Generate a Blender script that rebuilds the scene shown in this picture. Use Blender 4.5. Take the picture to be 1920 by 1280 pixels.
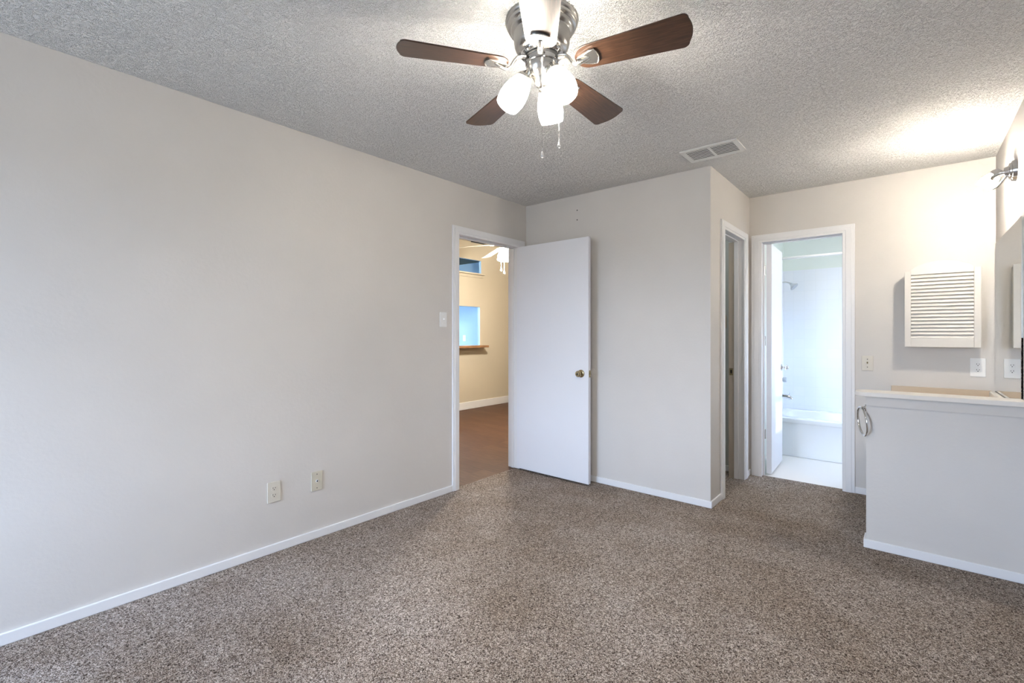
import bpy, bmesh, math, random
from mathutils import Vector, Matrix
random.seed(7)
for o in list(bpy.data.objects): bpy.data.objects.remove(o, do_unlink=True)
SC = bpy.context.scene
COL = SC.collection
PI = math.pi
R = math.radians

# ------------------------------------------------------------------ camera
CAM_H = 1.239
cam_d = bpy.data.cameras.new('camera')
cam_d.sensor_width = 36; cam_d.lens = 886.7 / 1920 * 36
cam_d.shift_y = -(640 - 626.3) / 1920
cam_d.clip_start = 0.02
cam = bpy.data.objects.new('camera', cam_d); COL.objects.link(cam)
cam.location = (0, 0, CAM_H); cam.rotation_euler = (PI/2, 0, 0.7003)
SC.camera = cam
# ------------------------------------------------------------------ world, sun, exposure
SC.view_settings.view_transform = 'Standard'; SC.view_settings.look = 'None'
SC.view_settings.gamma = 1; SC.view_settings.use_curve_mapping = False
SC.view_settings.exposure = 0.0
SKY = 41.0
wd = bpy.data.worlds.new('sky'); SC.world = wd; wd.use_nodes = True
bg = wd.node_tree.nodes['Background']
bg.inputs[1].default_value = SKY
_tc = wd.node_tree.nodes.new('ShaderNodeTexCoord'); _sp = wd.node_tree.nodes.new('ShaderNodeSeparateXYZ'); _rp = wd.node_tree.nodes.new('ShaderNodeValToRGB')
wd.node_tree.links.new(_tc.outputs['Generated'], _sp.inputs[0]); wd.node_tree.links.new(_sp.outputs[2], _rp.inputs[0]); wd.node_tree.links.new(_rp.outputs[0], bg.inputs[0])
_e = _rp.color_ramp.elements; _e[0].position = 0.0; _e[0].color = (.15, .17, .20, 1); _e[1].position = 1.0; _e[1].color = (.46, .63, 1, 1)
_x = _e.new(.035); _x.color = (.60, .74, 1, 1)
sd = bpy.data.lights.new('sun', 'SUN'); sd.energy = 2.2; sd.angle = R(0.6); sd.color = (1, .95, .86)
sun = bpy.data.objects.new('sun', sd); COL.objects.link(sun); sun.location = (6, 6, 5)
sun.rotation_euler = Vector((-1, -0.10, -0.52)).to_track_quat('-Z', 'Y').to_euler()
FAN_L = 78.0        # radiance of the fan's lamp shades
VAN_L = 470.0        # vanity shade
NEXT_L = 350.0       # next room's fan lamp
try:
    SC.cycles.max_bounces = 12; SC.cycles.diffuse_bounces = 8; SC.cycles.glossy_bounces = 4
    SC.cycles.use_denoising = True
    SC.cycles.sample_clamp_indirect = 8.0
except Exception: pass

# ------------------------------------------------------------------ plan (metres, camera at x=0 y=0)
XL = -2.768; XM = 0.4413; YB = 3.490; XC = -1.090; YF = 4.552; YV = 3.436; YR = -2.10
H = 2.44; HN = 2.78
XN = -5.60          # far wall of the next room

# ------------------------------------------------------------------ materials
def nmat(name, col, rough=.5, metal=0.0, **kw):
    m = bpy.data.materials.new(name); m.use_nodes = True
    b = m.node_tree.nodes['Principled BSDF']
    b.inputs['Base Color'].default_value = (*col, 1)
    b.inputs['Roughness'].default_value = rough; b.inputs['Metallic'].default_value = metal
    for k, v in kw.items(): b.inputs[k.replace('_', ' ')].default_value = v
    return m
def N(m, t, **kw):
    n = m.node_tree.nodes.new(t)
    for k, v in kw.items(): setattr(n, k, v)
    return n
def L(m, a, b): m.node_tree.links.new(a, b)
def P(m): return m.node_tree.nodes['Principled BSDF']
def ramp(m, stops, interp='LINEAR'):
    n = N(m, 'ShaderNodeValToRGB'); e = n.color_ramp.elements; n.color_ramp.interpolation = interp
    e[0].position, e[0].color = stops[0][0], (*stops[0][1], 1)
    e[1].position, e[1].color = stops[1][0], (*stops[1][1], 1)
    for p, c in stops[2:]:
        x = e.new(p); x.color = (*c, 1)
    return n
def noise(m, scale, detail=2, rough=.5, vec=None):
    n = N(m, 'ShaderNodeTexNoise'); n.inputs['Scale'].default_value = scale
    n.inputs['Detail'].default_value = detail; n.inputs['Roughness'].default_value = rough
    if vec: L(m, vec, n.inputs['Vector'])
    return n
def coord(m, kind='Object'): return N(m, 'ShaderNodeTexCoord').outputs[kind]
def bump(m, h, strength, dist=.01):
    b = N(m, 'ShaderNodeBump'); b.inputs['Strength'].default_value = strength; b.inputs['Distance'].default_value = dist
    L(m, h, b.inputs['Height']); L(m, b.outputs['Normal'], P(m).inputs['Normal'])
    return b
def mapping(m, vec, scale):
    n = N(m, 'ShaderNodeMapping'); n.inputs['Scale'].default_value = scale; L(m, vec, n.inputs['Vector']); return n.outputs[0]

def paint(name, col, rough=.55, s=.18, mott=.03):
    """wall paint rolled over orange-peel texture, faintly uneven"""
    m = nmat(name, col, rough); c = coord(m)
    n1 = noise(m, 1.3, 3, .6, c)
    rp = ramp(m, [(.3, tuple(v*(1-mott) for v in col)), (.7, tuple(min(1, v*(1+mott)) for v in col))])
    L(m, n1.outputs['Fac'], rp.inputs[0]); L(m, rp.outputs[0], P(m).inputs['Base Color'])
    n2 = noise(m, 55, 3, .55, c); bump(m, n2.outputs['Fac'], s, .004)
    return m
M = {}
M['wall'] = paint('greige_wall_paint', (.640, .612, .580))
M['next_wall'] = paint('tan_wall_paint', (.60, .535, .42))
M['kitchen'] = paint('blue_kitchen_paint', (.42, .62, .80), mott=.01)
M['bath_wall'] = paint('pale_mint_paint', (.82, .88, .82), mott=.05)
M['closet'] = paint('closet_low_light_tint', (.50, .52, .50), mott=.01)  # darker and greener than the walls: low closet light put into the colour
M['trim'] = paint('white_trim_paint', (.80, .80, .81), .35, .05, .01)
M['tan_trim'] = paint('tan_jamb_paint', (.50, .43, .35), .45, .05, .01)
M['door'] = paint('white_door_paint', (.79, .80, .84), .38, .05, .01)
M['white'] = nmat('white_plastic', (.82, .82, .81), .3)
M['almond'] = nmat('almond_plastic', (.60, .56, .46), .35)
M['vent_white'] = nmat('white_enamel', (.72, .72, .70), .4)
M['dark'] = nmat('dark_void', (.012, .012, .014), .8)
M['chrome'] = nmat('chrome', (.80, .80, .80), .07, 1)
M['brass'] = nmat('antique_brass', (.42, .34, .20), .25, 1)
M['porcelain'] = nmat('porcelain', (.86, .88, .90), .12)
M['laminate'] = nmat('tan_laminate', (.55, .45, .34), .3)
M['cream'] = nmat('cream_laminate', (.80, .76, .70), .3)
M['louver'] = nmat('cream_white_paint', (.70, .67, .625), .45)
M['rubber'] = nmat('black_plastic', (.02, .02, .02), .5)

def brushed():
    m = nmat('brushed_nickel', (.68, .66, .62), .24, 1)
    return m
M['nickel'] = brushed()

def carpet():
    m = nmat('speckled_carpet', (.3, .26, .22), 1.0, Specular_IOR_Level=.05)
    c = coord(m)
    v = N(m, 'ShaderNodeTexVoronoi'); v.inputs['Scale'].default_value = 310; v.inputs['Randomness'].default_value = 1
    wob = noise(m, 120, 2, .5, c)
    mx = N(m, 'ShaderNodeMixRGB', blend_type='LINEAR_LIGHT'); mx.inputs[0].default_value = .012
    L(m, c, mx.inputs[1]); L(m, wob.outputs['Color'], mx.inputs[2]); L(m, mx.outputs[0], v.inputs['Vector'])
    sep = N(m, 'ShaderNodeSeparateColor'); L(m, v.outputs['Color'], sep.inputs[0])
    rp = ramp(m, [(0, (.016, .011, .009)), (.22, (.055, .040, .031)), (.42, (.20, .160, .132)), (.66, (.38, .325, .28)), (.88, (.68, .615, .555))])
    L(m, sep.outputs[0], rp.inputs[0])
    # broad lighter and browner patches: how leaning pile catches light, painted into the colour
    n1 = noise(m, 1.3, 4, .6, c); r1 = ramp(m, [(.34, (.76, .70, .64)), (.66, (1.10, 1.10, 1.12))]); L(m, n1.outputs['Fac'], r1.inputs[0])
    mu = N(m, 'ShaderNodeMixRGB', blend_type='MULTIPLY'); mu.inputs[0].default_value = 1
    L(m, rp.outputs[0], mu.inputs[1]); L(m, r1.outputs[0], mu.inputs[2]); L(m, mu.outputs[0], P(m).inputs['Base Color'])
    n2 = noise(m, 210, 2, .6, c); n3 = noise(m, 28, 2, .5, c)
    ad = N(m, 'ShaderNodeMath', operation='ADD'); L(m, n2.outputs['Fac'], ad.inputs[0]); L(m, n3.outputs['Fac'], ad.inputs[1])
    bump(m, ad.outputs[0], .9, .007)
    return m
M['carpet'] = carpet()

def popcorn():
    m = nmat('popcorn_texture', (.87, .86, .84), .9, Specular_IOR_Level=.1)
    c = coord(m)
    v = N(m, 'ShaderNodeTexVoronoi', feature='SMOOTH_F1'); v.inputs['Scale'].default_value = 165; v.inputs['Smoothness'].default_value = .35
    w = noise(m, 120, 2, .5, c); mx = N(m, 'ShaderNodeMixRGB', blend_type='LINEAR_LIGHT'); mx.inputs[0].default_value = .010
    L(m, c, mx.inputs[1]); L(m, w.outputs['Color'], mx.inputs[2]); L(m, mx.outputs[0], v.inputs['Vector'])
    r1 = ramp(m, [(.18, (1, 1, 1)), (.62, (0, 0, 0))]); L(m, v.outputs['Distance'], r1.inputs[0])
    n1 = noise(m, 70, 3, .65, c); r2 = ramp(m, [(.36, (.15, .15, .15)), (.60, (1, 1, 1))]); L(m, n1.outputs['Fac'], r2.inputs[0])
    s = N(m, 'ShaderNodeMath', operation='MULTIPLY'); L(m, r1.outputs[0], s.inputs[0]); L(m, r2.outputs[0], s.inputs[1])
    bump(m, s.outputs[0], 1.0, .009)
    return m
M['popcorn'] = popcorn()

def wood_blade():
    m = nmat('walnut_blade', (.12, .055, .03), .32, Coat_Weight=.4, Coat_Roughness=.28, Specular_IOR_Level=.4)
    c = coord(m)
    n = noise(m, 9, 6, .65, mapping(m, c, (1.2, 16, 1)))
    rp = ramp(m, [(.30, (.016, .007, .003)), (.5, (.040, .018, .009)), (.72, (.088, .044, .022))])
    L(m, n.outputs['Fac'], rp.inputs[0]); L(m, rp.outputs[0], P(m).inputs['Base Color'])
    return m
M['blade'] = wood_blade()

def wood_floor():
    m = nmat('brown_wood_floor', (.12, .06, .035), .5, Specular_IOR_Level=.2)
    c = coord(m)
    br = N(m, 'ShaderNodeTexBrick'); br.inputs['Scale'].default_value = 1; br.inputs['Brick Width'].default_value = 1.2; br.inputs['Row Height'].default_value = .15
    br.inputs['Mortar Size'].default_value = .002; br.inputs['Color1'].default_value = (.075, .036, .021, 1); br.inputs['Color2'].default_value = (.105, .055, .032, 1); br.inputs['Mortar'].default_value = (.05, .025, .015, 1)
    L(m, c, br.inputs['Vector'])
    n = noise(m, 6, 6, .6, mapping(m, c, (1, 14, 1))); rp = ramp(m, [(.3, (.55, .5, .5)), (.7, (1.25, 1.2, 1.15))]); L(m, n.outputs['Fac'], rp.inputs[0])
    mu = N(m, 'ShaderNodeMixRGB', blend_type='MULTIPLY'); mu.inputs[0].default_value = 1; L(m, br.outputs[0], mu.inputs[1]); L(m, rp.outputs[0], mu.inputs[2]); L(m, mu.outputs[0], P(m).inputs['Base Color'])
    return m
M['wood_floor'] = wood_floor()
def wood_bar():
    m = nmat('oak_bar_top', (.32, .17, .08), .35); c = coord(m)
    n = noise(m, 8, 5, .6, mapping(m, c, (14, 1, 14))); rp = ramp(m, [(.3, (.20, .10, .045)), (.7, (.40, .22, .11))]); L(m, n.outputs['Fac'], rp.inputs[0]); L(m, rp.outputs[0], P(m).inputs['Base Color'])
    return m
M['bar'] = wood_bar()
def tile():
    m = nmat('white_wall_tile', (.86, .89, .92), .3); c = coord(m)
    sp = N(m, 'ShaderNodeSeparateXYZ'); L(m, c, sp.inputs[0]); ad = N(m, 'ShaderNodeMath', operation='ADD'); L(m, sp.outputs[0], ad.inputs[0]); L(m, sp.outputs[1], ad.inputs[1])
    cb = N(m, 'ShaderNodeCombineXYZ'); L(m, ad.outputs[0], cb.inputs[0]); L(m, sp.outputs[2], cb.inputs[1])
    br = N(m, 'ShaderNodeTexBrick'); br.offset = 0; br.inputs['Scale'].default_value = 1; br.inputs['Brick Width'].default_value = .108; br.inputs['Row Height'].default_value = .108
    br.inputs['Mortar Size'].default_value = .0016; br.inputs['Color1'].default_value = (.86, .89, .92, 1); br.inputs['Color2'].default_value = (.84, .88, .92, 1); br.inputs['Mortar'].default_value = (.81, .845, .87, 1)
    L(m, cb.outputs[0], br.inputs['Vector']); L(m, br.outputs[0], P(m).inputs['Base Color']); bump(m, br.outputs['Fac'], -.3, .002)
    return m
M['tile'] = tile()
M['vinyl'] = nmat('cream_vinyl_floor', (.80, .77, .72), .3)
def glow(name, col, strength):
    m = nmat(name, (.9, .88, .85), .3); P(m).inputs['Emission Color'].default_value = (*col, 1); P(m).inputs['Emission Strength'].default_value = strength; return m
M['fan_glow'] = glow('lit_frosted_glass', (1, .93, .82), FAN_L)
M['fan_bulb'] = glow('lit_bulb', (1, .93, .82), 2100)
M['van_bulb'] = glow('lit_vanity_bulb', (1, .90, .77), 1300)
M['van_glow'] = glow('lit_vanity_glass', (1, .90, .77), VAN_L)
M['next_glow'] = glow('lit_globe_glass', (1, .92, .80), NEXT_L)
M['kit_glow'] = glow('kitchen_fill_glow', (.86, .94, 1.0), 70)
M['bath_glow'] = glow('bath_fill_glow', (1, .97, .93), 30)
def mirror_mat(): return nmat('mirror_silver', (.90, .92, .91), .01, 1)
M['mirror'] = mirror_mat()
def worn():
    m = nmat('desilvered_edge', (.03, .02, .018), .4); c = coord(m); n = noise(m, 70, 3, .6, c)
    rp = ramp(m, [(.45, (.015, .008, .008)), (.6, (.55, .48, .45))]); L(m, n.outputs['Fac'], rp.inputs[0]); L(m, rp.outputs[0], P(m).inputs['Base Color']); return m
M['worn'] = worn()
def pane():
    m = bpy.data.materials.new('window_glass'); m.use_nodes = True; nt = m.node_tree
    for n in list(nt.nodes): nt.nodes.remove(n)
    o = nt.nodes.new('ShaderNodeOutputMaterial'); mx = nt.nodes.new('ShaderNodeMixShader'); t = nt.nodes.new('ShaderNodeBsdfTransparent'); g = nt.nodes.new('ShaderNodeBsdfGlossy')
    t.inputs[0].default_value = (.94, .96, .96, 1); g.inputs['Roughness'].default_value = .02; mx.inputs[0].default_value = .06
    nt.links.new(t.outputs[0], mx.inputs[1]); nt.links.new(g.outputs[0], mx.inputs[2]); nt.links.new(mx.outputs[0], o.inputs[0]); return m
M['pane'] = pane()
M['crystal'] = nmat('clear_pendant', (.95, .95, .95), .05, Transmission_Weight=.8, IOR=1.5)

# ------------------------------------------------------------------ mesh helpers
class MB:
    def __init__(self): self.bm = bmesh.new()
    def box(self, x0, x1, y0, y1, z0, z1, mtx=None):
        r = bmesh.ops.create_cube(self.bm, size=1)
        T = Matrix.Translation(((x0+x1)/2, (y0+y1)/2, (z0+z1)/2)) @ Matrix.Diagonal((abs(x1-x0), abs(y1-y0), abs(z1-z0), 1))
        if mtx: T = mtx @ T
        bmesh.ops.transform(self.bm, matrix=T, verts=r['verts']); return self
    def lathe(self, prof, mtx=Matrix.Identity(4), seg=48, close=False):
        rings = []
        for r, z in prof:
            if r < 1e-6: rings.append([self.bm.verts.new(mtx @ Vector((0, 0, z)))])
            else: rings.append([self.bm.verts.new(mtx @ Vector((r*math.cos(2*PI*i/seg), r*math.sin(2*PI*i/seg), z))) for i in range(seg)])
        for a, b in zip(rings, rings[1:]):
            for i in range(seg):
                j = (i+1) % seg
                if len(a) == 1 and len(b) == 1: continue
                if len(a) == 1: self.bm.faces.new((a[0], b[i], b[j]))
                elif len(b) == 1: self.bm.faces.new((a[i], a[j], b[0]))
                else: self.bm.faces.new((a[i], a[j], b[j], b[i]))
        return self
    def tube(self, pts, rad, seg=12, flat=1.0, closed=False, up=Vector((0, 0, 1))):
        pts = [Vector(p) for p in pts]; n = len(pts); rings = []
        rad = rad if isinstance(rad, (list, tuple)) else [rad]*n
        for k, p in enumerate(pts):
            if closed: t = pts[(k+1) % n] - pts[k-1]
            else: t = pts[min(k+1, n-1)] - pts[max(k-1, 0)]
            t.normalize(); u = up if abs(t.dot(up)) < .95 else Vector((1, 0, 0))
            s = t.cross(u).normalized(); v = s.cross(t).normalized()
            rings.append([self.bm.verts.new(p + rad[k]*(math.cos(2*PI*i/seg)*s + flat*math.sin(2*PI*i/seg)*v)) for i in range(seg)])
        rr = list(zip(rings, rings[1:])) + ([(rings[-1], rings[0])] if closed else [])
        for a, b in rr:
            for i in range(seg):
                j = (i+1) % seg; self.bm.faces.new((a[i], a[j], b[j], b[i]))
        if not closed:
            self.bm.faces.new(rings[0]); self.bm.faces.new(rings[-1])
        return self
    def prism(self, outline, z0, z1, mtx=Matrix.Identity(4)):
        a = [self.bm.verts.new(mtx @ Vector((x, y, z0))) for x, y in outline]
        b = [self.bm.verts.new(mtx @ Vector((x, y, z1))) for x, y in outline]
        self.bm.faces.new(a[::-1]); self.bm.faces.new(b)
        for i in range(len(a)):
            j = (i+1) % len(a); self.bm.faces.new((a[i], a[j], b[j], b[i]))
        return self
    def build(self, name, mat, parent=None, loc=None, bevel=0, smooth=False, seg=2):
        bm = self.bm
        bmesh.ops.recalc_face_normals(bm, faces=bm.faces)
        me = bpy.data.meshes.new(name); bm.to_mesh(me); bm.free()
        o = bpy.data.objects.new(name, me); COL.objects.link(o); me.materials.append(M[mat] if isinstance(mat, str) else mat)
        if parent: o.parent = parent
        if loc: o.location = loc
        if smooth:
            for p in me.polygons: p.use_smooth = True
            e = o.modifiers.new('edges', 'EDGE_SPLIT'); e.split_angle = R(40)
        if bevel:
            b = o.modifiers.new('bevel', 'BEVEL'); b.width = bevel; b.segments = seg; b.limit_method = 'ANGLE'; b.angle_limit = R(40)
        return o
def tag(o, label=None, cat=None, group=None, kind=None):
    if label: o['label'] = label
    if cat: o['category'] = cat
    if group: o['group'] = group
    if kind: o['kind'] = kind
    return o
def empty(name, loc, rz=0):
    o = bpy.data.objects.new(name, None); COL.objects.link(o); o.location = loc; o.rotation_euler = (0, 0, rz); o.empty_display_size = .05
    return o
def copy_tree(o, parent=None):
    c = o.copy(); COL.objects.link(c)
    if parent: c.parent = parent
    for ch in list(o.children): copy_tree(ch, c)
    return c
def struct(o, label, cat): return tag(o, label, cat, None, 'structure')
def holed(mb, axis, c0, c1, a0, a1, z0, z1, holes):
    """wall slab between c0..c1 on `axis`, spanning a0..a1 along the other, with rectangular holes (h0,h1,zb,zt)"""
    av = sorted({a0, a1, *[h for q in holes for h in q[:2]]}); zv = sorted({z0, z1, *[h for q in holes for h in q[2:]]})
    av = [v for v in av if a0 <= v <= a1]; zv = [v for v in zv if z0 <= v <= z1]
    for s, e in zip(av, av[1:]):
        run = None
        for b, t in zip(zv, zv[1:]):
            am, zm = (s+e)/2, (b+t)/2
            if any(h[0] < am < h[1] and h[2] < zm < h[3] for h in holes):
                run = None; continue
            (mb.box(c0, c1, s, e, b, t) if axis == 'x' else mb.box(s, e, c0, c1, b, t))
    bmesh.ops.remove_doubles(mb.bm, verts=mb.bm.verts, dist=1e-5)
    # drop inner faces shared by two blocks
    seen = {}
    for f in list(mb.bm.faces):
        k = tuple(sorted(v.index for v in f.verts)) if False else tuple(sorted(tuple(round(x, 4) for x in v.co) for v in f.verts))
        seen.setdefault(k, []).append(f)
    dead = [f for fs in seen.values() if len(fs) > 1 for f in fs]
    bmesh.ops.delete(mb.bm, geom=dead, context='FACES_ONLY')
    return mb

# ------------------------------------------------------------------ the setting
WOOD_X = -2.806                     # where carpet meets the wood floor
struct(MB().box(WOOD_X, XM, YR, 4.60, -.03, 0).build('floor', 'carpet'), 'grey brown speckled carpet covering the whole bedroom', 'carpet')
struct(MB().box(XN-2.6, WOOD_X, .5, 9.5, -.03, -.002).build('floor_hall', 'wood_floor'), 'dark brown wood floor seen through the open white door', 'floor')
struct(MB().box(-1.25, XM+.1, 4.60, 6.3, -.03, -.002).build('floor_bath', 'vinyl'), 'pale cream floor in front of the bathtub', 'floor')
struct(MB().box(XL-.12, XM+.12, YR-.12, 6.40, H, H+.08).build('ceiling', 'popcorn'), 'grey white popcorn textured bedroom ceiling', 'ceiling')
struct(MB().box(XN-.12, XL-.12, .5, 9.5, HN, HN+.08).build('ceiling_hall', 'next_wall'), 'tan ceiling of the room beyond the open white door', 'ceiling')
DY0, DY1, DH = 2.612, 3.372, 2.04   # bedroom door opening (y range on the left wall)
CY0, CY1 = 3.790, 4.345             # closet door opening
BX0, BX1 = -.993, -.408             # bathroom door opening
JT = .018                           # jamb board thickness
wl = MB(); holed(wl, 'x', XL-.06, XL, YR-.12, YF+.10, 0, H, [(DY0-JT, DY1+JT, 0, DH+JT)])
struct(wl.build('wall_left', 'wall'), 'long blank greige wall on the left', 'wall')
wl2 = MB(); holed(wl2, 'x', XL-.12, XL-.06, .5, 9.5, -.03, HN, [(DY0-JT, DY1+JT, -.03, DH+JT)])
struct(wl2.build('wall_hall_near', 'next_wall'), 'tan wall of the neighbouring room backing onto the bedroom', 'wall')
wb = MB().box(XL, XC, YB, YB+.10, 0, H)
wall_back = struct(wb.build('wall_back', 'wall'), 'greige wall behind the open white door', 'wall')
wc = MB(); holed(wc, 'x', XC-.10, XC, YB+.10, YF, 0, H, [(CY0-JT, CY1+JT, 0, DH+JT)])
struct(wc.build('wall_closet', 'wall'), 'narrow warm lit wall with the dark closet doorway', 'wall')
wf = MB(); holed(wf, 'y', YF, YF+.10, XL, XM, 0, H, [(BX0-JT, BX1+JT, 0, DH+JT)])
struct(wf.build('wall_far', 'wall'), 'bright greige wall around the bathroom doorway and louvered cabinet', 'wall')
wr = MB(); holed(wr, 'x', XM, XM+.12, YR-.12, 6.40, -.03, H, [(4.95, 5.50, 1.02, 1.75)])
struct(wr.build('wall_right', 'wall'), 'greige wall at right carrying the mirror and lamp', 'wall')
WX0, WX1, WZ0, WZ1 = -2.60, -1.25, .55, 2.10
wq = MB(); holed(wq, 'y', YR-.12, YR, XL-.06, XM, 0, H, [(WX0, WX1, WZ0, WZ1)])
struct(wq.build('wall_rear', 'wall'), 'rear bedroom wall with the daylight window', 'wall')
# thin closet lining board, its grey standing in for the low light
struct(MB().box(XL, XC-.10, YF-.012, YF, 0, H).build('wall_closet_back', 'closet'), 'closet wall in a grey that stands in for low light', 'wall')
# half wall beside the vanity
hw = struct(MB().box(-.198, XM, YV, YV+.105, 0, .878).build('wall_half', 'wall'), 'low greige half wall under the white cap at right', 'wall')
# next room and kitchen beyond it
KY1 = 5.80
wk = MB(); holed(wk, 'x', XN-.05, XN-.003, 3.0, 6.3, 0, 2.57, [(3.2, KY1, 1.055, 1.70), (3.2, KY1+.03, 2.262, 2.485)])
struct(wk.build('wall_kitchen_side', 'kitchen'), 'blue kitchen side of the pass-through wall', 'wall')
wn = MB(); holed(wn, 'x', XN-.003, XN, .5, 9.5, -.03, HN, [(3.2, KY1, 1.055, 1.70), (3.2, KY1+.03, 2.262, 2.485)])
struct(wn.build('wall_hall', 'next_wall'), 'tan wall with pass-through openings seen through the open door', 'wall')
struct(MB().box(XN-.12, XL-.12, 9.5, 9.6, -.03, HN).build('wall_hall_end', 'next_wall'), 'end wall of the neighbouring room', 'wall')
struct(MB().box(XN-.12, XL-.12, .4, .5, -.03, HN).build('wall_hall_start', 'next_wall'), 'near end wall of the neighbouring room', 'wall')
struct(MB().box(XN-2.6, XN-.12, 6.3, 6.4, 0, 2.66).build('wall_kitchen', 'kitchen'), 'light blue kitchen wall seen through the pass-through', 'wall')
struct(MB().box(XN-2.7, XN-2.6, 2.9, 6.4, 0, 2.66).build('wall_kitchen_end', 'kitchen'), 'blue end wall of the kitchen', 'wall')
struct(MB().box(XN-2.6, XN-.12, 2.9, 3.0, 0, 2.66).build('wall_kitchen_near', 'kitchen'), 'blue near wall of the kitchen', 'wall')
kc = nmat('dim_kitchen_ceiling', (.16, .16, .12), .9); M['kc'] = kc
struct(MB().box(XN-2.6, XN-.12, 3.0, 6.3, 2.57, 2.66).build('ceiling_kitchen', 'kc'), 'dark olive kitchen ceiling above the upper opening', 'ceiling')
# bathroom shell
BWX = -1.13; BWY = 6.22
struct(MB().box(BWX-.10, BWX, YF+.10, 6.40, -.03, H).build('wall_bath_left', 'bath_wall'), 'bathroom wall carrying the shower fittings', 'wall')
struct(MB().box(BWX, XM, BWY, BWY+.12, -.03, H).build('wall_bath_back', 'bath_wall'), 'pale mint bathroom wall above the white tile', 'wall')
struct(MB().box(BWX+.008, XM, BWY-.010, BWY, .30, 1.965).build('wall_tile_back', 'tile'), 'white square tile behind the bathtub', 'wall tile')
struct(MB().box(BWX, BWX+.008, 5.49, BWY, .30, 1.965).build('wall_tile_left', 'tile'), 'white square tile around the shower fittings', 'wall tile')
struct(MB().box(XM-.008, XM, 5.52, BWY-.010, .30, 1.965).build('wall_tile_right', 'tile'), 'white square tile at the far end of the bathtub', 'wall tile')

# baseboards (with an eased top edge)
def board(name, axis, c0, c1, a0, a1, label, h=.05, mat='trim'):
    m = MB()
    m.box(c0, c1, a0, a1, 0, h) if axis == 'x' else m.box(a0, a1, c0, c1, 0, h)
    return struct(m.build(name, mat, bevel=.004), label, 'baseboard')
BT = .012
board('baseboard_left', 'x', XL, XL+BT, YR, 2.545, 'white baseboard along the long left wall')
board('baseboard_back', 'y', YB-BT, YB, XL+BT, XC+BT, 'white baseboard along the wall behind the open door')
board('baseboard_closet', 'x', XC, XC+BT, YB-BT+.012, 3.712, 'short white baseboard on the closet wall corner')
board('baseboard_recess', 'x', XC, XC+BT, 4.468, YF, 'tiny white baseboard piece between the two narrow doorways')
board('baseboard_far', 'y', YF-BT, YF, -.332, -.111, 'white baseboard between bathroom door casing and half wall')
board('baseboard_half', 'y', YV-BT, YV, -.198-BT, XM, 'white baseboard along the front of the half wall')
board('baseboard_half_end', 'x', -.198-BT, -.198, YV, YV+.105, 'white baseboard on the end of the half wall')
board('baseboard_hall', 'x', XN, XN+.014, .5, 9.5, 'white baseboard in the room beyond the open door', .122)
board('baseboard_closet_back', 'y', YF-.024, YF-.012, XL, XC-.10, 'dim white baseboard inside the closet')

# door casings and jambs: one trim assembly per doorway
def doorway(name, axis, face, sgn, o0, o1, top, cw0, cw1, depth, label, stop_at, jamb_mat='trim', ct=.014, split=None):
    """axis 'x': wall plane x=face, opening along y o0..o1. sgn = room side direction along the axis. depth = jamb depth"""
    def bx(m, c0, c1, a0, a1, z0, z1):
        c0, c1 = sorted((c0, c1))
        m.box(c0, c1, a0, a1, z0, z1) if axis == 'x' else m.box(a0, a1, c0, c1, z0, z1)
    root = MB()
    U = [(o0-cw0, 0), (o0+.004, 0), (o0+.004, top-.004), (o1-.004, top-.004), (o1-.004, 0), (o1+cw1, 0), (o1+cw1, top+.062), (o0-cw0, top+.062)]
    mt = Matrix(((0, 0, 1, 0), (1, 0, 0, 0), (0, 1, 0, 0), (0, 0, 0, 1))) if axis == 'x' else Matrix(((1, 0, 0, 0), (0, 0, 1, 0), (0, 1, 0, 0), (0, 0, 0, 1)))
    root.prism(U, face, face+sgn*ct, mt)
    V = [(o0-cw0*.72, 0), (o0-cw0*.22, 0), (o0-cw0*.22, top+.014), (o1+cw1*.22, top+.014), (o1+cw1*.22, 0), (o1+cw1*.72, 0), (o1+cw1*.72, top+.046), (o0-cw0*.72, top+.046)]
    root.prism(V, face+sgn*ct, face+sgn*(ct+.004), mt)
    r = root.build(name, 'trim', bevel=.004)
    struct(r, label, 'door frame')
    j = MB()
    a, b = face, face - sgn*depth
    bx(j, a, b, o0-JT, o0, 0, top); bx(j, a, b, o1, o1+JT, 0, top); bx(j, a, b, o0-JT, o1+JT, top, top+JT)
    j.build('jamb', 'trim', r, bevel=.0015)
    s = MB(); c0 = face - sgn*stop_at; c1 = c0 - sgn*.034
    bx(s, c0, c1, o0, o0+.011, 0, top-.011); bx(s, c0, c1, o1-.011, o1, 0, top-.011); bx(s, c0, c1, o0, o1, top-.011, top)
    s.build('door_stop', 'trim', r, bevel=.002)
    return r
t1 = doorway('trim_1', 'x', XL, 1, DY0, DY1, DH, .064, .085, .12, 'white casing of the open doorway on the left wall', .045)
t2 = doorway('trim_2', 'x', XC, 1, CY0, CY1, DH, .079, .112, .115, 'white casing of the narrow closet doorway', .036)
t3 = doorway('trim_3', 'y', YF, -1, BX0, BX1, DH, .078, .076, .115, 'white casing of the bright bathroom doorway', .050)
# painted rabbet with strike plate on the closet jamb
rb = MB().box(XC-.115, XC-.071, CY1-.002, CY1, 0, DH-.01).build('jamb_rabbet', 'tan_trim', t2); tag(rb, 'tan painted strip inside the closet jamb')
sp = MB().box(XC-.108, XC-.080, CY1-.0035, CY1-.002, .885, .945); sp.build('strike_plate', 'brass', t2, bevel=.001)
MB().box(XC-.101, XC-.088, CY1-.0040, CY1-.0034, .900, .930).build('strike_hole', 'dark', t2)

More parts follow.
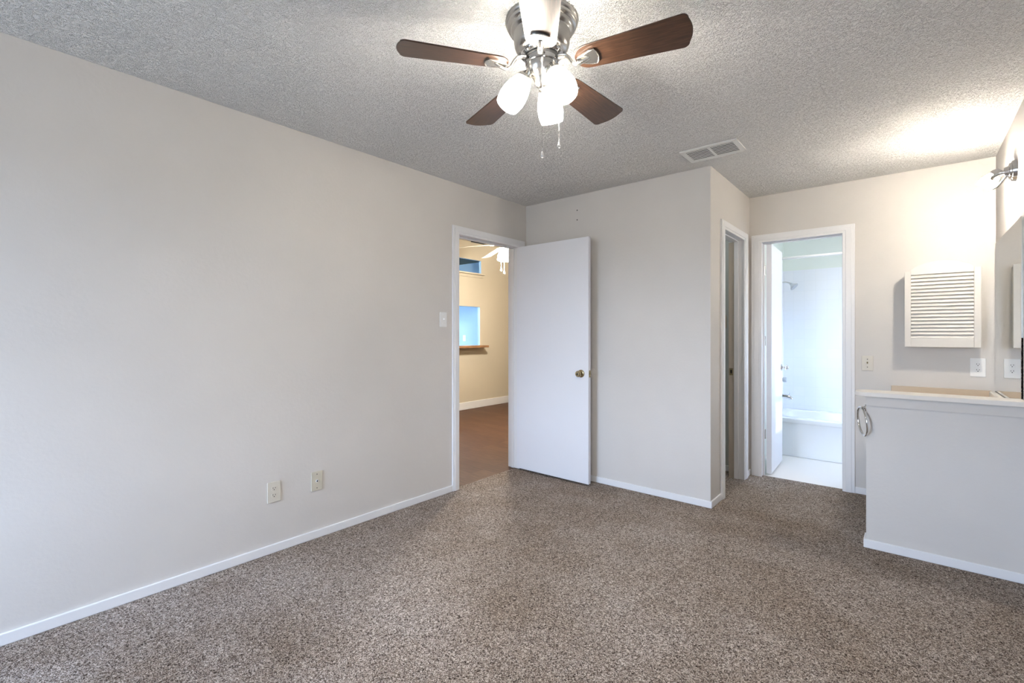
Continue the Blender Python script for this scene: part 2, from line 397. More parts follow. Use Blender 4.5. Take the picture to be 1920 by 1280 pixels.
# ------------------------------------------------------------------ doors
def knob_prof(k=1.0):
    return [(0, .062*k), (.008, .062*k), (.010, .060*k), (.011, .0585*k), (.019, .0575*k), (.0255, .050*k), (.0265, .042*k), (.022, .033*k), (.013, .026*k), (.011, .020*k), (.012, .012*k), (.026, .009*k), (.031, .006*k), (.032, 0)]
def knob(parent, pos, direction, mat, name='door_knob', k=1.0):
    rot = Vector(direction).to_track_quat('Z', 'Y').to_matrix().to_4x4()
    o = MB().lathe(knob_prof(k), rot, 40).build(name, mat, parent, pos, smooth=True)
    b = MB().lathe([(0, .0632*k), (.0065, .0632*k), (.0075, .0615*k)], rot, 24).build('knob_button', 'rubber' if mat == 'brass' else mat, o, smooth=True)
    return o
# bedroom door: hinged on the far jamb, swung in 90 degrees
door = empty('door_1', (XL+.004, 3.348, 0))
struct(door, 'flat white bedroom door standing open against the back wall', 'door')
door.rotation_euler = (0, 0, R(-.6))
DW = .762
MB().box(0, DW, -.0, .035, .015, 2.035).build('leaf', 'door', door, bevel=.0025)
knob(door, (DW-.070, 0, .915), (0, -1, 0), 'brass'); knob(door, (DW-.070, .035, .915), (0, 1, 0), 'brass')
lp = MB().box(DW, DW+.0015, .006, .030, .887, .943).build('latch_plate', 'brass', door)
MB().box(DW+.0015, DW+.011, .012, .024, .906, .924).build('latch_bolt', 'brass', lp, bevel=.002)
for z in (.24, 1.03, 1.82):
    MB().lathe([(0, -.045), (.006, -.045), (.006, .045), (0, .045)], Matrix.Translation((-.002, .038, z)), 14).build('hinge', 'trim', door, smooth=True)
# bathroom door
bd = empty('door_2', (-.972, 4.632, 0), R(90+2.2))
struct(bd, 'white bathroom door swung open into the bathroom', 'door')
BDW = .575
MB().box(0, BDW, -.041, 0, .015, 2.03).build('leaf', 'door', bd, bevel=.002)
knob(bd, (BDW-.06, -.041, .92), (0, -1, 0), 'chrome'); knob(bd, (BDW-.06, 0, .92), (0, 1, 0), 'chrome')
for z in (.36, 1.18, 1.80):
    h = MB().lathe([(0, -.042), (.007, -.042), (.007, .042), (0, .042)], Matrix.Translation((-.007, .009, z)), 14).build('hinge', 'chrome', bd, smooth=True)
    MB().box(-.0012, -.0001, -.036, -.002, z-.045, z+.045).build('hinge_leaf', 'door', h)

# wall bumper behind the door knob and two old screw holes
bp = empty('wall_bumper', (-2.066, YB, .918)); tag(bp, 'round painted door stop plate on the wall behind the brass knob', 'door stop')
MB().lathe([(0, .010), (.020, .009), (.034, .006), (.041, .003), (.042, 0)], Matrix.Rotation(PI/2, 4, 'X'), 40).build('plate', 'wall', bp, smooth=True)
for z in (2.310, 2.227):
    h = MB().lathe([(0, .0006), (.0045, .0006), (.0055, 0)], Matrix.Translation((-2.205, YB, z)) @ Matrix.Rotation(PI/2, 4, 'X'), 14).build('screw_hole', 'dark', wall_back)

# ------------------------------------------------------------------ windows (out of view, they let the daylight in)
def window(name, axis, face, a0, a1, z0, z1, label, out):
    def bx(m, c0, c1, p0, p1, q0, q1):
        c0, c1 = sorted((c0, c1))
        m.box(c0, c1, p0, p1, q0, q1) if axis == 'x' else m.box(p0, p1, c0, c1, q0, q1)
    c0, c1 = face + out*.045, face + out*.085
    f = MB(); w = .035
    bx(f, c0, c1, a0, a1, z0, z0+w); bx(f, c0, c1, a0, a1, z1-w, z1); bx(f, c0, c1, a0, a0+w, z0, z1); bx(f, c0, c1, a1-w, a1, z0, z1)
    zm = (z0+z1)/2; bx(f, c0, c1, a0, a1, zm-.02, zm+.02)
    r = f.build(name, 'trim'); struct(r, label, 'window')
    g = MB(); bx(g, face+out*.062, face+out*.066, a0+w, a1-w, z0+w, z1-w); g.build('window_pane', 'pane', r)
    s = MB(); bx(s, face-out*.02, face+out*.045, a0-.0, a1+.0, z0-.0, z0+.012); s.build('window_sill', 'trim', r, bevel=.003)
    ld = bpy.data.lights.new('daylight_portal', 'AREA'); ld.shape = 'RECTANGLE'; ld.size = a1-a0; ld.size_y = z1-z0
    ld.cycles.is_portal = True
    lo = bpy.data.objects.new('daylight_portal', ld); COL.objects.link(lo)
    ctr = (face+out*.125, (a0+a1)/2, zm) if axis == 'x' else ((a0+a1)/2, face+out*.125, zm)
    lo.location = ctr
    d = Vector((-out, 0, 0)) if axis == 'x' else Vector((0, -out, 0))
    lo.rotation_euler = d.to_track_quat('-Z', 'Z').to_euler()
    return r
window('window_1', 'y', YR, WX0, WX1, WZ0, WZ1, 'double hung bedroom window behind the viewer', -1)
window('window_2', 'x', XM, 4.95, 5.50, 1.02, 1.75, 'small bathroom window above the tub end', 1)

# ------------------------------------------------------------------ ceiling fan
HX, HY = -1.085, 1.465
fan = empty('ceiling_fan', (HX, HY, H))
tag(fan, 'five blade walnut and nickel ceiling fan with three lit frosted shades', 'ceiling fan')
mh = MB().lathe([(.139, 0), (.140, -.006), (.137, -.012), (.133, -.016), (.133, -.024), (.129, -.029), (.122, -.032), (.120, -.038), (.117, -.045), (.1105, -.049), (.1075, -.053), (.1075, -.080), (.105, -.095), (.099, -.109), (.090, -.118), (.078, -.123), (0, -.123)], seg=72).build('motor_housing', 'nickel', fan, smooth=True)
fw = MB().lathe([(.072, -.122), (.079, -.123), (.081, -.127), (.079, -.131), (.075, -.132), (.072, -.134), (.066, -.136), (0, -.136)], seg=64).build('flywheel', 'chrome', fan, smooth=True)
MB().lathe([(.064, -.1355), (.066, -.137), (.066, -.142), (.064, -.143), (0, -.143)], seg=64).build('gasket', 'rubber', fan, smooth=True)
sh = MB().lathe([(.060, -.142), (.060, -.160), (.0615, -.161), (.0615, -.164), (.059, -.166)], seg=64).build('switch_housing', 'chrome', fan, smooth=True)
MB().lathe([(.0625, -.1635), (.0635, -.165), (.0625, -.1665)], seg=64).build('dark_band', 'rubber', sh, smooth=True)
lk = MB().lathe([(.059, -.166), (.058, -.182), (.054, -.196), (.046, -.208), (.036, -.217), (.030, -.228), (.026, -.240), (.020, -.250), (.010, -.256), (0, -.258)], seg=64).build('light_kit_body', 'nickel', fan, smooth=True)
# blades
def blade_outline(r0=.132, r1=.5445, w0=.108, w1=.150):
    pts = []
    def halfw(x): t = (x-r0)/(r1-r0); return (w0 + (w1-w0)*min(1, t*1.05))/2
    for i in range(17):                       # rounded root
        a = PI/2 + PI*i/16; pts.append((r0+.050+.050*math.cos(a), halfw(r0+.05)*math.sin(a)))
    cr = .022
    for i in range(9):                        # lower tip corner
        a = -PI/2 + PI/2*i/8; pts.append((r1-.012-cr+cr*math.cos(a), -(halfw(r1)-cr)+cr*math.sin(a)))
    for i in range(1, 8):
        t = -1 + 2*i/8; pts.append((r1-.012+.012*(1-t*t), t*(halfw(r1)-cr)))
    for i in range(9):
        a = PI/2*i/8; pts.append((r1-.012-cr+cr*math.cos(a), (halfw(r1)-cr)+cr*math.sin(a)))
    return pts
ARM_Z = -.149; BL_Z = 2.2621 - H
PITCH = R(-10.7)
def shield(s, z0, z1):
    o = []
    for i in range(13):
        t = -1 + 2*i/12; o.append((.210 + .010*(1-t*t) + (s-1)*.03, t*.034*s))
    o += [(.190, .033*s), (.160, .018*s), (.142, .010), (.142, -.010), (.160, -.018*s), (.190, -.033*s)]
    return o
az0 = -.9522
drop = {0: 0.0, 1: .0156, 2: -.0071, 3: -.0134, 4: .005}
proto = None
for k in range(5):
    az = az0 + k*2*PI/5
    tilt = math.atan2(drop[k], .53)
    if proto is None:
        b = MB().prism(blade_outline(), -.0028, .0028).build('blade', 'blade', fan, bevel=.0015)
        # arm: shield plate under the blade root and a curved flat bar up to the flywheel
        rt = Matrix.Rotation(-PITCH, 4, 'X')
        a = MB()
        a.prism(shield(1.0, 0, 0), -.0085, -.0030); 
        rim = [(x, y) for x, y in shield(1.0, 0, 0)]
        a.tube([(x, y, -.0085) for x, y in rim], .0026, 8, closed=True)
        zz = ARM_Z - BL_Z
        path = [(.066, 0, zz+.002), (.080, 0, zz+.002), (.098, 0, zz-.004), (.110, 0, zz-.018), (.122, 0, zz-.040), (.136, 0, -.021), (.152, 0, -.0195), (.168, 0, -.015), (.184, 0, -.008)]
        a.tube(path, [.012, .012, .0115, .0105, .010, .0098, .0098, .0095, .008], 12, .55)
        a.build('blade_arm', 'nickel', b, smooth=True)
        proto = b
    else:
        b = copy_tree(proto, fan)
    b.location = (0, 0, BL_Z)
    b.rotation_euler = (Matrix.Rotation(az, 3, 'Z') @ Matrix.Rotation(-tilt, 3, 'Y') @ Matrix.Rotation(PITCH, 3, 'X')).to_euler()
# light sockets and shades
SHADE = [(.020, 0), (.029, -.004), (.036, -.016), (.042, -.034), (.0475, -.056), (.0505, -.078), (.0505, -.098), (.047, -.118), (.0435, -.130), (.0415, -.130), (.045, -.117), (.0485, -.098), (.0485, -.078), (.0455, -.056), (.040, -.034), (.034, -.017), (.028, -.006), (0, -.004)]
sproto = None
for az, tl in ((R(-12), R(32)), (R(108), R(32)), (R(228), R(32))):
    if sproto is None:
        s = MB().tube([(0, 0, .052), (0, 0, .030), (0, 0, .010)], [.013, .015, .013], 20)
        s.lathe([(0, .012), (.016, .012), (.020, .006), (.024, -.002), (.031, -.008), (.033, -.014), (.033, -.024), (.030, -.024)], seg=36)
        s = s.build('light_socket', 'nickel', fan, smooth=True)
        MB().lathe([(r, z-.012) for r, z in SHADE], seg=48).build('lamp_shade', 'fan_glow', s, smooth=True)
        MB().lathe([(0, -.050), (.012, -.053), (.022, -.066), (.024, -.078), (.020, -.092), (.010, -.101), (0, -.103)], seg=24).build('bulb', 'fan_bulb', s, smooth=True)
        sproto = s
    else: s = copy_tree(sproto, fan)
    s.location = (.060*math.cos(az), .060*math.sin(az), -.212)
    s.rotation_euler = (Matrix.Rotation(az, 3, 'Z') @ Matrix.Rotation(-tl, 3, 'Y')).to_euler()
# pull chains
def chain(dx, dy, z0, z1, parent):
    m = MB(); n = int((z0-z1)/.0045)
    for i in range(n):
        z = z0-(z0-z1)*i/n
        m.lathe([(0, .0017), (.0014, .0008), (.0014, -.0008), (0, -.0017)], Matrix.Translation((dx, dy, z)), 6)
    m.tube([(dx, dy, z0), (dx, dy, z1)], .0006, 6)
    c = m.build('pull_chain', 'chrome', parent)
    MB().lathe([(0, .006), (.002, .006), (.0025, .002), (.0022, -.002), (.003, -.006), (.0055, -.014), (.0065, -.020), (.0055, -.026), (.002, -.030), (0, -.031)], Matrix.Translation((dx, dy, z1)), 20).build('chain_pendant', 'crystal', c, smooth=True)
tc = Vector((-HX, -HY)).normalized(); rt_ = Vector((.7647, .6444))
q = tc*.060 + rt_*.002; chain(q.x, q.y, -.170, -.518, fan)
q = tc*.010 + rt_*.066; chain(q.x, q.y, -.170, -.492+.03, fan)

# ------------------------------------------------------------------ ceiling vent
vx0, vx1, vy0, vy1 = -1.168, -.815, 3.098, 3.335
vent = empty('ceiling_vent', ((vx0+vx1)/2, (vy0+vy1)/2, H)); tag(vent, 'white slatted air vent on the ceiling above the wall corner', 'vent')
w2, d2 = (vx1-vx0)/2, (vy1-vy0)/2
f = MB(); bw = .030
f.box(-w2, w2, -d2, -d2+bw, -.008, 0); f.box(-w2, w2, d2-bw, d2, -.008, 0); f.box(-w2, -w2+bw, -d2+bw, d2-bw, -.008, 0); f.box(w2-bw, w2, -d2+bw, d2-bw, -.008, 0); f.box(-.008, .008, -d2+bw, d2-bw, -.008, 0)
f.build('frame', 'vent_white', vent)
MB().box(-w2+.01, w2-.01, -d2+.01, d2-.01, -.0042, -.0005).build('duct_shade_sheet', 'dark', vent)  # flat black sheet painting the shade inside the duct behind the slats
for c in (-1, 1):
    for i in range(7):
        y = -d2+bw + (2*d2-2*bw)*(i+.75)/7
        x0, x1 = (-w2+bw, -.008) if c < 0 else (.008, w2-bw)
        mt = Matrix.Translation(((x0+x1)/2, y, -.0058)) @ Matrix.Rotation(R(-6), 4, 'X')
        MB().box(-(x1-x0)/2, (x1-x0)/2, -.0047, .0047, -.0006, .0006, mt).build('slat', 'vent_white', vent)

# ------------------------------------------------------------------ wall plates
def frame_on(axis, face, sgn, a, z):
    """matrix: local x = to the viewer's right along the wall, local y = up, local z = out of the wall"""
    if axis == 'x': X, Z = Vector((0, sgn, 0)), Vector((sgn, 0, 0)); loc = Vector((face, a, z))
    else: X, Z = Vector((-sgn, 0, 0)), Vector((0, sgn, 0)); loc = Vector((a, face, z))
    Y = Vector((0, 0, 1))
    # keep right handed
    if X.cross(Y).dot(Z) < 0: X = -X
    m = Matrix((X, Y, Z)).transposed().to_4x4(); m.translation = loc; return m
def place(e, mt): e.location = mt.translation; e.rotation_euler = mt.to_3x3().to_euler()
def rrect(w, h, r, n=5):
    o = []
    for cx, cy, a0 in ((w/2-r, h/2-r, 0), (-w/2+r, h/2-r, PI/2), (-w/2+r, -h/2+r, PI), (w/2-r, -h/2+r, 1.5*PI)):
        for i in range(n+1):
            a = a0 + PI/2*i/n; o.append((cx+r*math.cos(a), cy+r*math.sin(a)))
    return o
def disc(x, y, r, z0, z1): return MB().lathe([(0, z1), (r*.8, z1), (r, z1-.0006), (r, z0)], Matrix.Translation((x, y, 0)), 18)
def outlet(name, mt, label, cat, mat, w=.072, h=.117, group=None, scale=1):
    e = empty(name, (0, 0, 0)); place(e, mt); tag(e, label, cat, group)
    MB().prism(rrect(w, h, .005), 0, .006).build('plate', mat, e, bevel=.0025, seg=3)
    for s in (-1, 1):
        y = s*.0195
        o = [(x, yy) for x, yy in [(.0165*math.cos(a), max(-.0125, min(.0125, .0165*math.sin(a)))) for a in [2*PI*i/32 for i in range(32)]]]
        f = MB().prism(o, .0055, .0075, Matrix.Translation((0, y, 0))).build('receptacle', mat, e, bevel=.0006)
        sl = MB(); sl.box(-.0075, -.0050, y+.0005, y+.0085, .0074, .0077); sl.box(.0050, .0075, y+.0005, y+.0075, .0074, .0077)
        sl.lathe([(0, .0077), (.0028, .0077), (.0028, .0074)], Matrix.Translation((0, y-.0062, 0)), 14)
        sl.build('slot', 'dark', f)
    disc(0, 0, .003, .0055, .0072).build('screw', 'dark' if mat == 'almond' else mat, e)
    return e
def switch(name, mt, label, mat, dark, up=True):
    e = empty(name, (0, 0, 0)); place(e, mt); tag(e, label, 'light switch', 'light switches on the walls')
    MB().prism(rrect(.071, .115, .005), 0, .006).build('plate', mat, e, bevel=.0025, seg=3)
    MB().prism(rrect(.011, .025, .001), .0055, .0064).build('toggle_slot', mat, e)
    a = R(28 if up else -28)
    MB().box(-.0042, .0042, -.005, .005, 0, .015, Matrix.Translation((0, 0, .004)) @ Matrix.Rotation(-a, 4, 'X')).build('toggle', 'brass' if dark else mat, e, bevel=.0015)
    for s in (-1, 1): disc(0, s*.030, .0032, .0055, .0068).build('screw', 'rubber' if dark else 'vent_white', e)
    return e
M['almond_lite'] = nmat('pale_almond_plastic', (.65, .61, .53), .35)
outlet('power_outlet', frame_on('x', XL, 1, 1.182, .344), 'almond power outlet low on the left wall, beside the cable plate', 'outlet', 'almond_lite', group='power outlets on the walls')
cx = empty('cable_plate', (0, 0, 0)); place(cx, frame_on('x', XL, 1, 1.436, .346)); tag(cx, 'blank almond cable plate with one dark centre hole on the left wall', 'wall plate')
MB().prism(rrect(.071, .115, .005), 0, .006).build('plate', 'almond', cx, bevel=.0025, seg=3)
MB().lathe([(.0052, .0100), (.0075, .0100), (.0085, .0055)], seg=18).build('socket', 'white', cx); disc(0, 0, .0053, .0055, .0095).build('socket_hole', 'dark', cx)
for s in (-1, 1): disc(0, s*.042, .003, .0055, .0068).build('screw', 'rubber', cx)
switch('light_switch', frame_on('x', XL, 1, 2.456, 1.352), 'white light switch on the left wall beside the open doorway', 'white', False)
switch('light_switch', frame_on('y', YF, -1, -.254, 1.016), 'almond light switch between bathroom doorway and louvered cabinet', 'almond_lite', True)
outlet('power_outlet', frame_on('y', YF, -1, .354, 1.010), 'white power outlet below the louvered cabinet, above the backsplash', 'outlet', 'white', .078, .128, group='power outlets on the walls')
sw3 = empty('switch_plate', (0, 0, 0)); place(sw3, frame_on('y', YF-.012, -1, -1.313, 1.352)); tag(sw3, 'tan switch plate on the dim wall inside the closet', 'light switch', 'light switches on the walls')
MB().prism(rrect(.071, .115, .005), 0, .006).build('plate', 'laminate', sw3, bevel=.002); MB().box(-.004, .004, -.006, .010, .005, .016).build('toggle', 'laminate', sw3, bevel=.001)

# ------------------------------------------------------------------ half wall cap
cap = empty('ledge_cap', (0, YV+.05, .878)); tag(cap, 'cream white rounded cap with apron board on top of the half wall', 'ledge')
ox0, oy0, oy1, r_ = -.252, YV-.032, YV+.135, .060
o = [(XM, oy0), (XM, oy1)]
for i in range(9): a = PI/2+PI/2*i/8; o.append((ox0+r_+r_*math.cos(a), oy1-r_+r_*math.sin(a)))
for i in range(9): a = PI+PI/2*i/8; o.append((ox0+r_+r_*math.cos(a), oy0+r_+r_*math.sin(a)))
o = [(x, y-(YV+.05)) for x, y in o]
MB().prism(o, 0, .027).build('cap_board', 'cream', cap, bevel=.004)
ap = MB()                                    # apron: flares out towards the cap
xa, xb = -.190, XM; y = -.05
vs = [ap.bm.verts.new(v) for v in [(xa-.012, y-.016, 0), (xb, y-.016, 0), (xb, y-.010, -.053), (xa-.004, y-.010, -.053), (xa-.012, y, 0), (xb, y, 0), (xb, y, -.053), (xa-.004, y, -.053)]]
for q in ((0, 1, 2, 3), (4, 5, 6, 7), (0, 1, 5, 4), (3, 2, 6, 7), (0, 3, 7, 4), (1, 2, 6, 5)): ap.bm.faces.new([vs[i] for i in q])
ap.build('apron', 'wall', cap)
# towel ring
tr = empty('towel_ring', (-.198, YV+.024, .806)); tag(tr, 'chrome towel ring hanging on the end of the half wall', 'towel ring')
tm = MB().lathe([(0, .026), (.008, .026), (.009, .023), (.009, .009), (.020, .006), (.023, 0)], Matrix.Rotation(-PI/2, 4, 'Y'), 28).build('post', 'chrome', tr, smooth=True)
u = Vector((-.32, .947, 0)); rr = .082; ctr = Vector((-.0185, 0, -.079)); lean = Vector((.008, 0, 0))
rg = MB().tube([ctr + rr*math.cos(2*PI*i/56)*u + (rr*math.sin(2*PI*i/56))*Vector((0, 0, 1)) - lean*math.sin(2*PI*i/56) for i in range(56)], .0058, 12, closed=True, up=u.cross(Vector((0, 0, 1))).normalized())
rg.build('ring', 'chrome', tr, smooth=True)

# ------------------------------------------------------------------ vanity behind the half wall
van = empty('vanity_cabinet', (.165, 4.05, 0)); tag(van, 'cream vanity cabinet hidden behind the half wall under the mirror', 'cabinet')
MB().box(-.245, XM-.165-.002, -.50, .49, .09, .770).build('body', 'cream', van); MB().box(-.200, XM-.165-.002, -.50, .49, 0, .09).build('toe_kick', 'dark', van)
for s in (-1, 1):
    d = MB().box(-.263, -.245, -.24+s*.245, .235+s*.245, .13, .73).build('cabinet_door', 'cream', van, bevel=.004)
    MB().lathe([(0, .024), (.012, .022), (.013, .016), (.006, .010), (.006, 0)], Matrix.Translation((-.263, -s*-.0+s*.06, .62)) @ Matrix.Rotation(-PI/2, 4, 'Y'), 18).build('knob', 'chrome', d, smooth=True)
ctop = empty('vanity_counter', (.165, 4.05, .770)); tag(ctop, 'tan laminate vanity counter with low backsplash below the mirror', 'counter')
MB().box(-.276, XM-.165-.001, -.508, .501, .001, .032).build('counter_top', 'laminate', ctop, bevel=.006)
MB().box(-.276, XM-.165-.020, .480, .501, .032, .0865).build('backsplash', 'laminate', ctop, bevel=.003)
ss = MB().box(XM-.165-.034, XM-.165-.001, -.508, .501, .032, .0850).build('side_splash', 'cream', ctop, bevel=.012, seg=4)
# mirror
mir = empty('wall_mirror', (XM, 4.045, .86)); tag(mir, 'frameless mirror on the right wall above the backsplash', 'mirror')
MB().box(-.006, -.0005, -.503, .503, 0, .987).build('mirror_glass', 'mirror', mir)
MB().box(-.0064, -.0005, -.503, -.494, .03, .36).build('worn_edge', 'worn', mir)

# ------------------------------------------------------------------ louvered medicine cabinet
cab = empty('medicine_cabinet', (.1645, YF, 1.148)); tag(cab, 'white louvered medicine cabinet with arched top on the far wall', 'cabinet')
hwid = .1975
MB().box(-hwid+.006, hwid-.006, -.095, 0, 0, .535).build('cabinet_body', 'louver', cab, bevel=.002)
# arched top rail, stiles, bottom rail
dr = MB(); yb, yf = -.096, -.116
sw_ = .035
dr.box(-hwid, -hwid+sw_, yf, yb, 0, .540); dr.box(hwid-sw_, hwid, yf, yb, 0, .545); dr.box(-hwid+sw_, hwid-sw_, yf+.001, yb, 0, .063)
arch = [(-hwid+sw_, .514)]
for i in range(17):
    t = -1+2*i/16; arch.append((t*(hwid-sw_), .550 + .054*(1-t*t)**.8 if abs(t) < 1 else .550))
arch.append((hwid-sw_, .514)); arch = arch[::-1]
mt = Matrix(((1, 0, 0, 0), (0, 0, -1, 0), (0, 1, 0, 0), (0, 0, 0, 1)))
dr.prism(arch, -yb, -yf-.001, mt)
d = dr.build('cabinet_door', 'louver', cab, bevel=.002)
lv = MB(); nl = 18
MBk = MB().box(-hwid+sw_, hwid-sw_, yb-.002, yb, .063, .514).build('louver_backing', 'louver', d)
for i in range(nl):
    z = .063 + (.514-.063)*(i+.5)/nl
    lv.box(-hwid+sw_, hwid-sw_, -.002, .002, -.0146, .0146, Matrix.Translation((0, (yb+yf)/2, z)) @ Matrix.Rotation(R(-33), 4, 'X'))
lv.build('louver_slats', 'louver', d)

# ------------------------------------------------------------------ vanity lamp
lamp = empty('wall_sconce', (XM, 3.755, 2.135)); tag(lamp, 'chrome wall lamp with lit white glass shade above the mirror', 'wall lamp')
rx = Matrix.Rotation(-PI/2, 4, 'Y')
MB().lathe([(0, .046), (.022, .046), (.026, .040), (.030, .030), (.044, .027), (.046, .020), (.056, .017), (.058, .008), (.060, 0)], rx, 40).build('canopy', 'chrome', lamp, smooth=True)
ar = MB(); ar.tube([(-.040, 0, 0), (-.066, .006, -.002), (-.086, .020, -.012), (-.094, .044, -.034), (-.098, .066, -.052)], .011, 16)
ar.tube([(-.030, .004, -.016), (-.048, .016, -.044), (-.066, .038, -.066), (-.084, .060, -.070)], .007, 12)
ar = ar.build('arm', 'chrome', lamp, smooth=True)
axis = Vector((-.50, .16, -.55)).normalized()
base = Vector((-.066, .050, .012))
rot = (-axis).to_track_quat('Z', 'Y').to_matrix().to_4x4(); mt = Matrix.Translation(base) @ rot
MB().lathe([(0, .020), (.018, .020), (.024, .010), (.030, 0), (.031, -.014), (.028, -.016)], mt, 32).build('socket_cup', 'chrome', lamp, smooth=True)
MB().lathe([(r*.78, z*.62-.008) for r, z in SHADE], mt, 40).build('lamp_shade', 'van_glow', lamp, smooth=True)
MB().lathe([(0, -.024), (.010, -.026), (.017, -.036), (.018, -.046), (.014, -.058), (.007, -.064), (0, -.065)], mt, 24).build('bulb', 'van_bulb', lamp, smooth=True)

# ------------------------------------------------------------------ bathroom
tub = empty('bathtub', (-.345, 5.855, 0)); tag(tub, 'white bathtub below the tiled wall in the bathroom', 'bathtub')
def superell(cx, cy, a, b, n=40, e=4.0):
    o = []
    for i in range(n):
        t = 2*PI*i/n; c, s = math.cos(t), math.sin(t)
        o.append((cx+a*math.copysign(abs(c)**(2/e), c), cy+b*math.copysign(abs(s)**(2/e), s)))
    return o
tx0, tx1, ty0, ty1 = BWX+.345+.010, XM+.345-.010, -.365, .353
tb = MB(); n = 64
def rectloop(z, ins):
    return [(max(tx0+ins, min(tx1-ins, x)), max(ty0+ins, min(ty1-ins, y)), z) for x, y in superell((tx0+tx1)/2, (ty0+ty1)/2, (tx1-tx0)/2*1.02, (ty1-ty0)/2*1.02, n, 40)]
loops = [rectloop(0, .020), rectloop(.335, .020), rectloop(.345, .004), rectloop(.352, 0), rectloop(.382, 0), rectloop(.390, .008)]
cxm, cym = (tx0+tx1)/2, (ty0+ty1)/2
for (ins, z) in ((.075, .390), (.085, .382), (.105, .25), (.14, .10), (.19, .072), (.28, .07)):
    loops.append([(x, y, z) for x, y in superell(cxm, cym, (tx1-tx0)/2-ins, (ty1-ty0)/2-ins*.9, n, 5)])
rings = [[tb.bm.verts.new(v) for v in l] for l in loops]
for a, b in zip(rings, rings[1:]):
    for i in range(n):
        try: tb.bm.faces.new((a[i], a[(i+1) % n], b[(i+1) % n], b[i]))
        except ValueError: pass
tb.bm.faces.new(rings[-1])
bmesh.ops.remove_doubles(tb.bm, verts=tb.bm.verts, dist=1e-5)
tb.build('tub_shell', 'porcelain', tub, smooth=True)
rod = MB(); rod.tube([(BWX+.002, 5.49, 2.012), (XM-.002, 5.49, 2.012)], .0135, 20)
tag(rod.build('shower_rod', 'white', smooth=True), 'white shower curtain rod above the bathtub', 'shower rod')
shd = empty('wall_shower', (BWX+.008, 5.85, 1.80)); tag(shd, 'grey shower head on curved arm above the tub', 'shower head')
MB().lathe([(0, .010), (.024, .008), (.028, 0)], Matrix.Rotation(PI/2, 4, 'Y'), 28).build('flange', 'chrome', shd, smooth=True)
MB().tube([(0, 0, 0), (.05, 0, .004), (.09, 0, .002), (.12, 0, -.010), (.140, 0, -.025)], .0085, 14).build('shower_arm', 'chrome', shd, smooth=True)
M['grey_plastic'] = nmat('pale_grey_plastic', (.50, .54, .58), .3)
ax = Vector((.72, -.10, -.69)).normalized()
MB().lathe([(0, .030), (.012, .028), (.016, .012), (.030, -.004), (.044, -.018), (.046, -.026), (.042, -.030), (0, -.031)], Matrix.Translation((.148, 0, -.034)) @ (-ax).to_track_quat('Z', 'Y').to_matrix().to_4x4(), 32).build('spray_head', 'grey_plastic', shd, smooth=True)
spt = empty('tub_spout', (BWX+.008, 5.85, .565)); tag(spt, 'chrome tub spout on the tiled wall above the tub', 'faucet')
MB().tube([(0, 0, 0), (.02, 0, 0), (.09, 0, -.002), (.125, 0, -.010), (.142, 0, -.026)], [.026, .024, .022, .021, .017], 20).build('spout', 'chrome', spt, smooth=True)
MB().lathe([(0, .026), (.006, .026), (.007, .020), (.004, .016), (.004, 0)], Matrix.Translation((.115, 0, .012)), 14).build('diverter', 'chrome', spt, smooth=True)
vlv = empty('shower_valve', (BWX+.008, 5.85, .745)); tag(vlv, 'shower valve handle between spout and shower head', 'faucet')
MB().lathe([(0, .008), (.05, .006), (.056, 0)], Matrix.Rotation(PI/2, 4, 'Y'), 32).build('escutcheon', 'chrome', vlv, smooth=True)
MB().lathe([(0, .095), (.024, .092), (.028, .080), (.026, .060), (.014, .050), (.012, .006)], Matrix.Rotation(PI/2, 4, 'Y'), 24).build('handle', 'grey_plastic', vlv, smooth=True)
bl = empty('bath_fill_light', (-.30, 5.10, H)); tag(bl, 'round ceiling lamp added out of view to brighten the bathroom', 'fill light')  # unseen lamp, added to brighten the bathroom
MB().lathe([(.15, 0), (.155, -.02), (.15, -.03)], seg=40).build('rim', 'chrome', bl, smooth=True)
MB().lathe([(.148, -.025), (.13, -.06), (.09, -.085), (0, -.098)], seg=40).build('diffuser', 'bath_glow', bl, smooth=True)

cl = empty('closet_fill_light', (-2.1, 4.02, H)); tag(cl, 'bare bulb added out of view to brighten the closet', 'fill light')  # no lamp known here; added to lift the dark closet
MB().lathe([(.06, 0), (.06, -.02), (.03, -.05), (0, -.05)], seg=28).build('base', 'white', cl, smooth=True)
M['cl_glow'] = glow('closet_fill_glow', (.86, .96, 1), 220)
MB().lathe([(.012, -.05), (.03, -.08), (.03, -.10), (.018, -.118), (0, -.122)], seg=24).build('bulb', 'cl_glow', cl, smooth=True)

# ------------------------------------------------------------------ room beyond the bedroom door
bar = MB().box(XN+.001, XN+.16, 3.2, KY1+.055, 1.015, 1.052)
tag(bar.build('bar_top', 'bar', bevel=.006), 'brown wood bar top under the lower pass-through opening', 'counter')
lg = MB().box(XN+.0005, XN+.05, 3.2, KY1+.075, 2.238, 2.262); lg.box(XN+.0005, XN+.012, 3.2, KY1+.07, 2.19, 2.236)
tag(lg.build('opening_ledge', 'next_wall', bevel=.003), 'tan ledge under the upper opening beyond the door', 'ledge')
outlet('power_outlet', frame_on('y', 6.3, -1, -6.495, 1.163), 'white power outlet on the light blue kitchen wall', 'outlet', 'white', group='power outlets on the walls')
kl = MB().box(-6.9, -5.95, 5.2, 5.30, 1.79, 1.82); 
soffit = struct(MB().box(XN-1.3, XN-.12, 3.0, 6.3, 1.825, 2.15).build('ceiling_shade_slab', 'kitchen'), 'unseen soffit slab added to shade the upper kitchen opening', 'soffit')  # unseen slab, added so the upper opening stays darker than the lower
k2 = MB().lathe([(.16, 0), (.16, -.03), (.13, -.06), (0, -.08)], Matrix.Translation((XN-1.95, 5.0, 2.57)), 32)
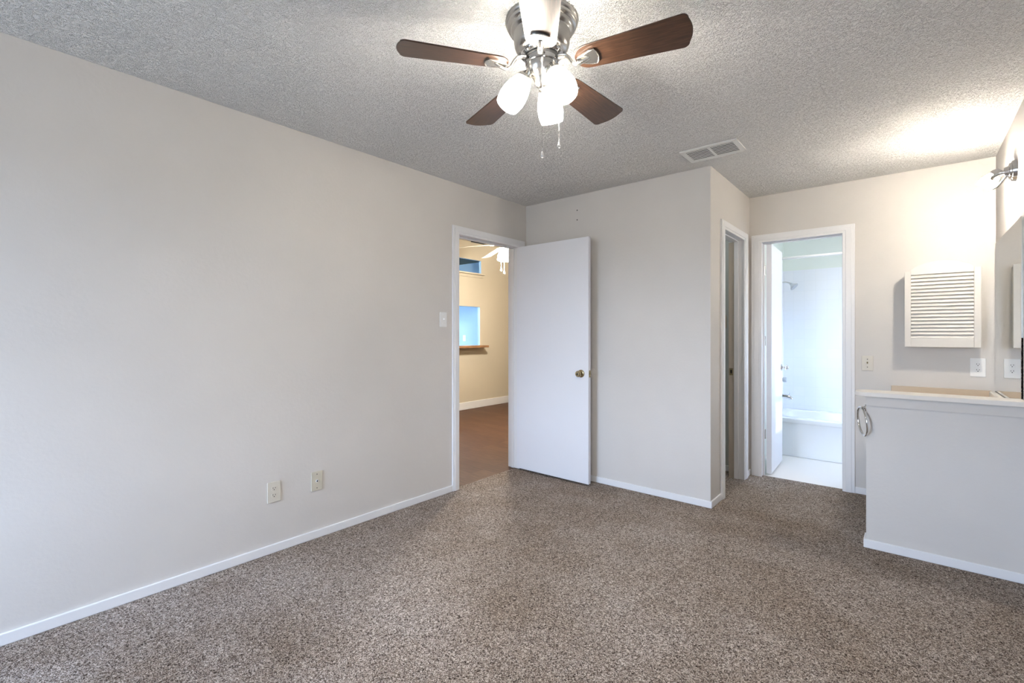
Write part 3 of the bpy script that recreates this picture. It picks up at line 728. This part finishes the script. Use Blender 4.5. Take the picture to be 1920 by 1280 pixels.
tag(k2.build('kitchen_fill_lamp', 'kit_glow', smooth=True), 'round fill lamp added out of sight behind the tan wall', 'fill light')  # unseen lamp, added to light the blue wall behind both openings
tag(kl.build('kitchen_fill_tube', 'kit_glow'), 'glowing tube added as fill, hidden behind the tan wall', 'light fixture')  # hidden glowing bar, added to brighten the lower opening
sd_ = MB().lathe([(0, -.035), (.045, -.034), (.062, -.025), (.065, 0)], Matrix.Translation((-5.50, 5.72, HN)), 28)
gr = MB().box(-5.58, -5.46, 5.56, 5.86, HN-.012, HN)
sd_.bm.free()
tag(gr.build('hall_air_vent', 'dark'), 'dark air vent on the ceiling of the room beyond the door', 'vent')
f2 = empty('ceiling_fan', (-3.916, 4.58, HN)); tag(f2, 'white ceiling fan with lit globe seen through the open doorway', 'ceiling fan')
MB().lathe([(.07, 0), (.07, -.03), (.02, -.06), (.014, -.07), (.014, -.26), (.02, -.27), (.085, -.29), (.10, -.31), (.10, -.37), (.07, -.40), (.05, -.41), (.05, -.445), (0, -.45)], seg=36).build('motor_housing', 'white', f2, smooth=True)
M['white_blade'] = nmat('white_blade_paint', (.78, .76, .70), .4)
pb = None
for k in range(5):
    if pb is None:
        pb = MB().prism(blade_outline(.19, .72, .11, .145), -.003, .003).build('blade', 'white_blade', f2)
        MB().tube([(.08, 0, .0), (.14, 0, -.012), (.24, 0, -.006)], .012, 10, .5).build('blade_arm', 'white', pb, smooth=True); b = pb
    else: b = copy_tree(pb, f2)
    b.location = (0, 0, -.385)
    b.rotation_euler = (Matrix.Rotation(R(158) + k*2*PI/5, 3, 'Z') @ Matrix.Rotation(R(6.5), 3, 'Y') @ Matrix.Rotation(R(-12), 3, 'X')).to_euler()
MB().lathe([(.05, -.44), (.085, -.455), (.118, -.49), (.138, -.54), (.145, -.595), (.138, -.602), (0, -.596)], seg=36).build('lamp_globe', 'next_glow', f2, smooth=True)
for dx, dy, z1 in ((-.075, -.060, -.715), (-.045, -.036, -.750)):
    c = MB().tube([(dx, dy, -.59), (dx, dy, z1)], .0016, 6).build('pull_chain', 'white', f2)
    MB().lathe([(0, .02), (.006, .016), (.014, -.012), (.012, -.022), (0, -.026)], Matrix.Translation((dx, dy, z1)), 16).build('chain_pendant', 'white', c, smooth=True)
